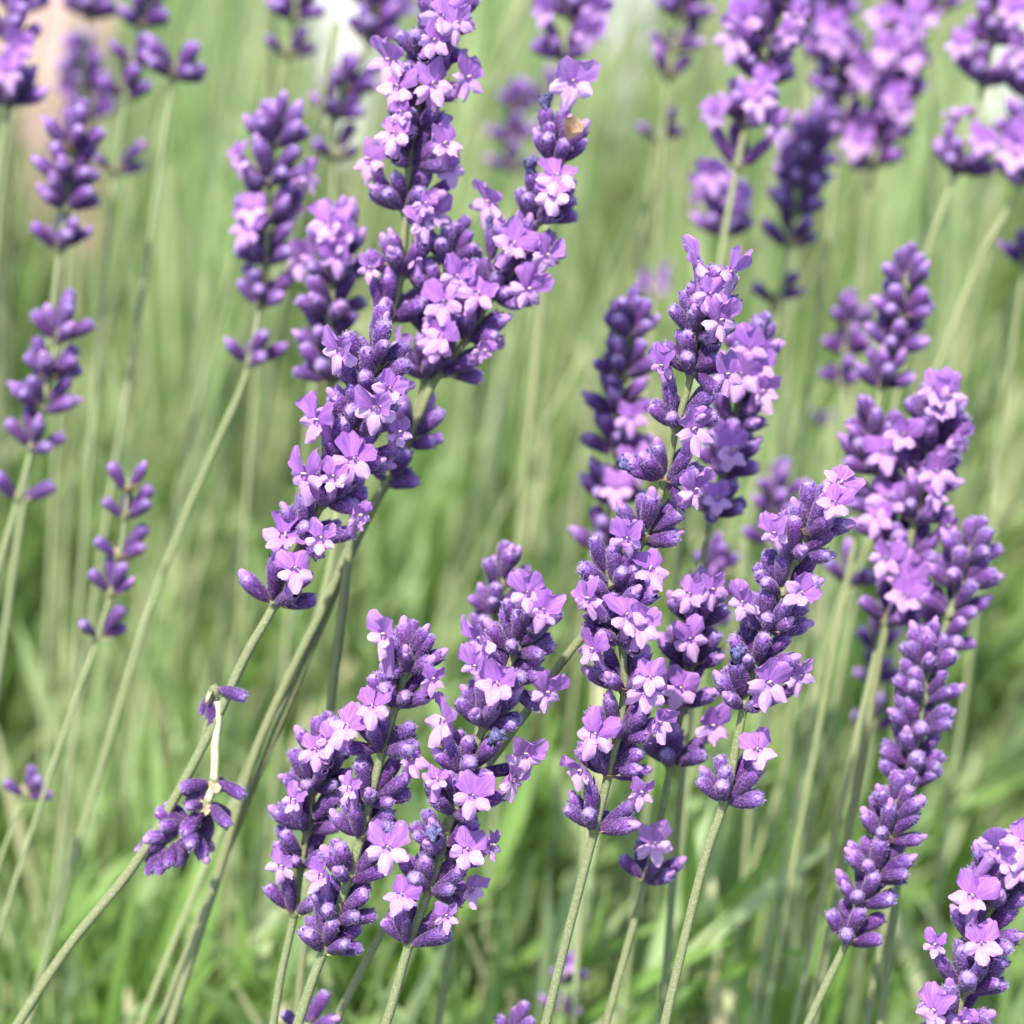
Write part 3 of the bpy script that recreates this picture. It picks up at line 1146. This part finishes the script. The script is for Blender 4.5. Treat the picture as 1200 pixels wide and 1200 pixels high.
S_('small crowded side spike between the tallest spike and its right neighbour', .505,
   [(395, 690), (435, 600), (466, 545), (492, 470), (505, 400), (520, 330), (530, 290)], [(None, 440, 7), (None, 395, 8), (None, 350, 8), (None, 310, 7)],
   [(512, 402), (470, 405), (535, 325), (545, 345), (520, 355), (487, 300)], s=1.0)
# J
S_('flowering spike below the tallest one, on a long diagonal stem to the bottom left', .480,
   [(12, 1215), (80, 1110), (160, 1010), (240, 870), (290, 765), (320, 712), (345, 655), (372, 600), (400, 545), (420, 500), (434, 450), (440, 412)],
   [(None, 707, 6), (None, 633, 7), (None, 588, 8), (None, 545, 8), (None, 505, 8), (None, 460, 8), (None, 430, 6)],
   [(333, 629), (346, 668), (357, 558, {'yaw': -45}), (422, 606, {'yaw': 40}), (414, 540), (468, 508, {'yaw': 30}), (371, 494, {'yaw': -55}), (456, 457), (399, 412, {'yaw': -30}), (440, 480), (385, 480, {'back': 1}), (376, 632), (390, 560)], s=1.12, stem_r=1.1)
S_('dark soft spike behind the left side of the tallest spike', .540,
   [(335, 800), (374, 715), (396, 600), (390, 480), (386, 400), (392, 330), (394, 275)], [(None, 450, 8), (None, 408, 9), (None, 368, 9), (None, 330, 9), (None, 300, 7)],
   [(385, 262), (402, 275), (395, 300)], s=1.14)
S_('medium blurred spike with lilac flowers on both sides, left of the tallest one', .560,
   [(130, 860), (180, 700), (240, 550), (288, 440), (303, 370), (312, 300), (316, 215), (324, 150)],
   [(None, 423, 6), (None, 356, 7), (None, 305, 8), (None, 255, 8), (None, 213, 9), (None, 172, 7)],
   [(280, 188, {'yaw': -60}), (363, 208, {'yaw': 60}), (293, 245), (290, 268), (352, 305, {'yaw': 30}), (350, 240, {'back': 1})], s=1.12)
# left column
S_('loose purple bud spike, upper one of the two at the far left', .575,
   [(20, 640), (45, 480), (60, 380), (70, 292), (76, 245), (84, 185), (90, 145)], [(None, 292, 6), (None, 246, 7), (None, 212, 7), (None, 178, 6)], s=1.12, nb=7)
S_('loose bud spike at the left edge with two single buds at its foot', .560,
   [(0, 660), (20, 590), (38, 525), (52, 470), (60, 430), (70, 390), (77, 360)], [(None, 583, 3), (None, 523, 6), (None, 480, 7), (None, 440, 7), (None, 398, 6)], s=1.08)
S_('slender young spike of separate purple buds standing alone at the left', .545,
   [(0, 1090), (45, 950), (85, 830), (113, 752), (130, 695), (140, 650), (147, 605), (151, 560)], [(None, 745, 3), (None, 693, 5, .8), (None, 655, 4), (None, 607, 4, .8), (None, 572, 3, .6)], s=.93, stem_r=.9)
S_('broken spike hanging upside down on a bleached stem left of the long diagonal stem', .494,
   [(12, 1215), (80, 1110), (160, 1010), (228, 892), (243, 845), (250, 806), (256, 830), (253, 870), (250, 920), (240, 945), (225, 965), (205, 985)],
   [(252, 808, 3, .9), (252, 916, 4, 1.3), (243, 940, 6, 1.3), (226, 968, 9, 1.15), (208, 985, 7, 1.1)], s=.9, slope=.16, pale=(255, 822), stem_r=.85)
S_('tiny pair of purple buds on a thin stem near the left edge', .560, [(0, 1010), (18, 960), (32, 930)], [(None, 934, 5, 1.1)], s=.8, top=False)
S_('blurred cluster with one lilac flower cut by the left edge near the top', .585,
   [(-20, 300), (0, 190), (10, 122), (14, 60), (18, 20)], [(None, 120, 9), (None, 50, 6)], [(18, 70), (8, 85), (22, 55)], s=1.15)
S_('blurred bud whorl at the very top left corner', .64, [(-5, 300), (12, 120), (22, 20), (30, -30)], [(None, 12, 8), (None, -25, 7)], s=1.15, hi=False)
S_('dark blurred bud whorl at the top edge, second from the left corner', .66, [(80, 300), (92, 130), (104, 20), (108, -30)], [(None, 18, 8), (None, -25, 7)], s=1.15, hi=False)
S_('blurred gapped bud spike just left of the single wide whorl at the top left', .63,
   [(110, 480), (128, 260), (135, 200), (148, 115), (158, 60), (168, 0)], [(None, 200, 3), (None, 118, 5), (None, 78, 6), (None, 33, 7), (None, -5, 7)], s=1.08, hi=False)
S_('very blurred mauve spike behind the gapped bud spike at the top left', .74, [(85, 420), (95, 250), (105, 150), (95, 80)], [(None, 140, 8), (None, 110, 8), (None, 85, 7)], s=1.25, hi=False)
S_('single wide whorl of buds on a long bare stem at the upper left', .60,
   [(120, 640), (150, 450), (180, 250), (204, 90), (208, 70)], [(None, 90, 9, 1.15)], s=1.12, top=False)
S_('blurred pair of buds below a small cluster at the top edge, left of the tallest', .64,
   [(310, 300), (322, 150), (335, 66), (345, 22), (348, -20)], [(None, 66, 3, 1.0), (None, 22, 8), (None, -15, 7)], s=1.12, hi=False)
S_('blurred spike of buds from the top edge, nearest left of the tallest spike tip', .63,
   [(370, 420), (388, 260), (393, 185), (395, 133), (412, 90), (432, 48), (440, 0)], [(None, 183, 3), (None, 136, 7), (None, 108, 7), (None, 50, 8), (None, 15, 8)], [(470, 5, {'back': 1})], s=1.12, hi=False)
# top middle and right
S_('blurred spike with two side flowers cut by the top edge, above the long tubed flower', .61,
   [(630, 400), (650, 200), (660, 68), (672, 10), (676, -30)], [(None, 66, 8), (None, 20, 8), (None, -20, 8)], [(640, 14, {'yaw': -30}), (699, 14, {'yaw': 30}), (690, 40, {'yaw': 30})], s=1.12)
S_('faint very blurred mauve spike just left of the long tubed flower', .74, [(590, 420), (602, 210), (603, 150), (606, 110)], [(None, 205, 5), (None, 165, 6), (None, 135, 5)], s=1.1, hi=False)
S_('faint dark bud whorl right behind the long tubed flower', .72, [(630, 300), (642, 120), (646, 90)], [(None, 115, 5)], s=1.1, hi=False, top=False)
S_('blurred bud spike at the top edge right of the middle', .65, [(770, 300), (783, 90), (792, 50), (800, 0)], [(None, 88, 2, .5), (None, 56, 4), (None, 20, 8), (None, -15, 8)], s=1.12, hi=False)
S_('lone pair of blurred buds like a small V above the tall spike right of centre', .66, [(730, 420), (755, 260), (770, 163), (772, 150)], [(None, 163, 3, 1.0)], s=1.05, hi=False, top=False)
S_('faded pinkish flower head, very blurred, up left of the tall spike right of centre', .78, [(745, 520), (758, 400), (764, 348), (766, 335)], [(None, 345, 3)], [(760, 328), (768, 334)], s=1.1, hi=False, top=False)
S_('big soft flowering spike from the top edge, left of the crowded blurred pair at right', .575,
   [(820, 480), (845, 300), (860, 215), (870, 165), (880, 120), (893, 75), (908, 30), (915, 0)],
   [(None, 192, 5, .8), (None, 143, 8), (None, 92, 8), (None, 52, 10), (None, 15, 9), (None, -10, 7)],
   [(871, 22, {'yaw': -20}), (860, 45, {'yaw': -40}), (932, 20, {'yaw': 20}), (895, 96), (889, 118), (836, 136, {'yaw': -40}), (911, 152, {'yaw': 35}), (925, 40)], s=1.14)
S_('low blurred cluster with two violet flowers directly above the tall spike right of centre', .61,
   [(820, 480), (838, 350), (847, 280), (850, 240), (846, 215)], [(None, 277, 8), (None, 245, 6)], [(834, 206), (864, 235), (860, 252), (818, 225, {'back': 1})], s=1.1)
S_('blurred spike of closed round buds below the crowded pair at the top right', .62,
   [(895, 480), (912, 360), (924, 292), (932, 250), (942, 200), (955, 150)], [(None, 288, 5), (None, 250, 9), (None, 222, 9), (None, 195, 8), (None, 168, 7)], s=1.12)
S_('pair of blurred buds under the round bud spike at the upper right', .63, [(880, 480), (900, 380), (908, 348), (910, 340)], [(None, 352, 3, 1.0)], s=1.0, hi=False, top=False)
S_('blurred left spike of the crowded pair at the top right', .65, [(960, 350), (985, 158), (985, 110), (978, 60), (972, 0)], [(None, 150, 8), (None, 110, 9), (None, 70, 9), (None, 25, 9), (None, -10, 8)],
   [(976, 30), (978, 48), (1010, 82)], s=1.2, hi=False)
S_('blurred right spike of the crowded pair at the top right, full of pink lilac flowers', .645, [(1000, 400), (1022, 200), (1038, 150), (1052, 90), (1062, 30), (1068, -10)],
   [(None, 196, 6), (None, 158, 8), (None, 115, 10), (None, 75, 10), (None, 35, 10), (None, 0, 9)],
   [(1032, 20), (1067, 38), (1067, 68), (1040, 60), (1057, 133), (1050, 115), (1004, 168), (1080, 20), (1015, 90)], s=1.22, hi=False)
S_('blurred stalk at the top right corner with a wide gap above its lowest flowering whorl', .60,
   [(1060, 420), (1085, 300), (1120, 202), (1140, 140), (1152, 98), (1163, 50), (1172, 0)], [(None, 200, 7), (None, 98, 7), (None, 50, 8), (None, 10, 8)],
   [(1123, 128), (1151, 165), (1186, 14), (1123, 52, {'yaw': -30}), (1190, 60, {'yaw': 40})], s=1.12)
S_('blurred flowering spike cut by the right edge near the top', .60, [(1110, 400), (1150, 300), (1195, 214), (1203, 150), (1210, 90)], [(None, 212, 7), (None, 160, 8), (None, 115, 8)], [(1190, 182), (1196, 165)], s=1.12)
S_('blurred dark buds at the top edge between the crowded pair and the corner stalk', .68, [(1090, 200), (1100, 20), (1102, -20)], [(None, 14, 7), (None, -15, 7)], s=1.15, hi=False)
S_('blurred buds at the top edge between the big soft spike and the crowded pair', .66, [(935, 250), (948, 60), (955, -20)], [(None, 15, 8), (None, 40, 4), (None, -15, 7)], s=1.15, hi=False)
S_('neat spike of closed purple buds just above the big right hand group', .555,
   [(985, 720), (1010, 590), (1032, 458), (1045, 410), (1056, 365), (1063, 325), (1066, 300)], [(None, 452, 8), (None, 412, 7), (None, 372, 8), (None, 335, 6)], s=1.0)
S_('smaller paler bud spike left behind the neat purple bud spike', .62, [(960, 620), (978, 500), (985, 450), (992, 400), (996, 360)], [(None, 450, 6), (None, 415, 6), (None, 385, 6)], s=.98, hi=False)
S_('tiny very blurred bud left of the right hand group', .72, [(950, 620), (962, 500), (963, 488)], [(None, 500, 2, .6)], s=.9, hi=False, top=False)
S_('partly hidden blurred buds at the right edge beside the neat bud spike', .62, [(1185, 420), (1200, 310), (1204, 290)], [(None, 310, 6)], s=1.1, hi=False, top=False)
# right hand group
S_('soft flowering spike forming the top of the right hand group', .525,
   [(990, 1000), (1012, 880), (1036, 745), (1058, 670), (1072, 610), (1084, 560), (1093, 510), (1098, 475)],
   [(None, 728, 7), (None, 665, 8), (None, 610, 8), (None, 570, 8), (None, 530, 9), (None, 500, 7)],
   [(1097, 455), (1100, 480), (1122, 515, {'yaw': 40}), (1112, 465, {'yaw': 30}), (1098, 553), (1097, 580), (1110, 618, {'yaw': 30}), (1062, 680), (1037, 655, {'yaw': -20}), (1062, 700), (1058, 510, {'yaw': -20})], s=1.1)
S_('soft bud spike leaning left beside the top of the right hand group', .535,
   [(1000, 880), (1040, 700), (1045, 640), (1036, 590), (1028, 545), (1022, 505)], [(None, 630, 7), (None, 598, 7), (None, 552, 8), (None, 520, 6)], [(1040, 585), (1028, 607), (1036, 530)], s=1.08)
S_('soft bud spike sticking out at the right side of the right hand group', .52,
   [(1060, 960), (1090, 800), (1105, 745), (1118, 705), (1130, 665), (1138, 640)], [(None, 760, 6), (None, 722, 6), (None, 690, 8), (None, 660, 6)], s=1.04)
S_('bud spike running down the middle of the right hand group, above the lowest one', .505,
   [(1030, 1215), (1050, 1050), (1066, 930), (1074, 870), (1082, 820), (1088, 775), (1090, 755)], [(None, 920, 7), (None, 897, 7), (None, 858, 8), (None, 820, 8), (None, 785, 7)], s=1.0)
S_('closed bud spike curving down left, lowest of the right hand group', .488,
   [(940, 1215), (965, 1160), (990, 1108), (1008, 1060), (1026, 1020), (1042, 975), (1052, 940), (1056, 925)], [(None, 1103, 7), (None, 1062, 7), (None, 1027, 8), (None, 985, 8), (None, 958, 6)], s=.96, stem_r=1.1)
S_('dim small bud spike behind the left of the right hand group', .60, [(990, 1000), (1022, 850), (1026, 790), (1030, 740)], [(None, 848, 5), (None, 800, 5), (None, 760, 5)], s=.95, hi=False)
S_('few blurred buds on a long thin stem, left of the right hand group', .58, [(920, 1000), (950, 850), (985, 700), (994, 680), (1000, 660)], [(None, 682, 6)], s=1.05, top=False)
S_('blurred bud spike behind the tip of the spike leaning right', .60, [(890, 800), (902, 650), (908, 600), (912, 570)], [(None, 640, 5), (None, 605, 6), (None, 585, 5)], s=1.0, hi=False)
S_('blurred bud spike between the tall spike and the leaning spike', .59, [(815, 860), (828, 760), (834, 700), (838, 660)], [(None, 735, 6), (None, 700, 7), (None, 670, 6)], s=1.0, hi=False)
S_('sharp flowering spike rising out of the bottom right corner', .468,
   [(1085, 1330), (1105, 1250), (1118, 1200), (1132, 1155), (1146, 1105), (1162, 1060), (1180, 1020)],
   [(None, 1255, 8), (None, 1205, 9), (None, 1160, 9), (None, 1103, 9), (None, 1060, 8), (None, 1035, 7)],
   [(1168, 996, {'yaw': -25, 'tall': 1}), (1192, 1018), (1139, 1052), (1150, 1107), (1096, 1108, {'yaw': -30}), (1094, 1186), (1200, 990), (1130, 1200)], s=1.05, slope=.1)
S_('two dark buds beside the lower stem of the left front spike at the bottom edge', .50, [(350, 1300), (358, 1220), (360, 1205)], [(None, 1206, 4, .9)], s=.95, top=False)
S_('single purple bud tip just rising over the bottom edge at the middle', .50, [(592, 1290), (600, 1225), (601, 1215)], [(None, 1216, 4, .5)], s=.9, top=False)
S_('small very blurred violet flower spot low behind the middle stems', .60, [(640, 1290), (655, 1190), (663, 1150), (667, 1125)], [(None, 1185, 4), (None, 1150, 5)], [(666, 1130)], s=.8, hi=False)
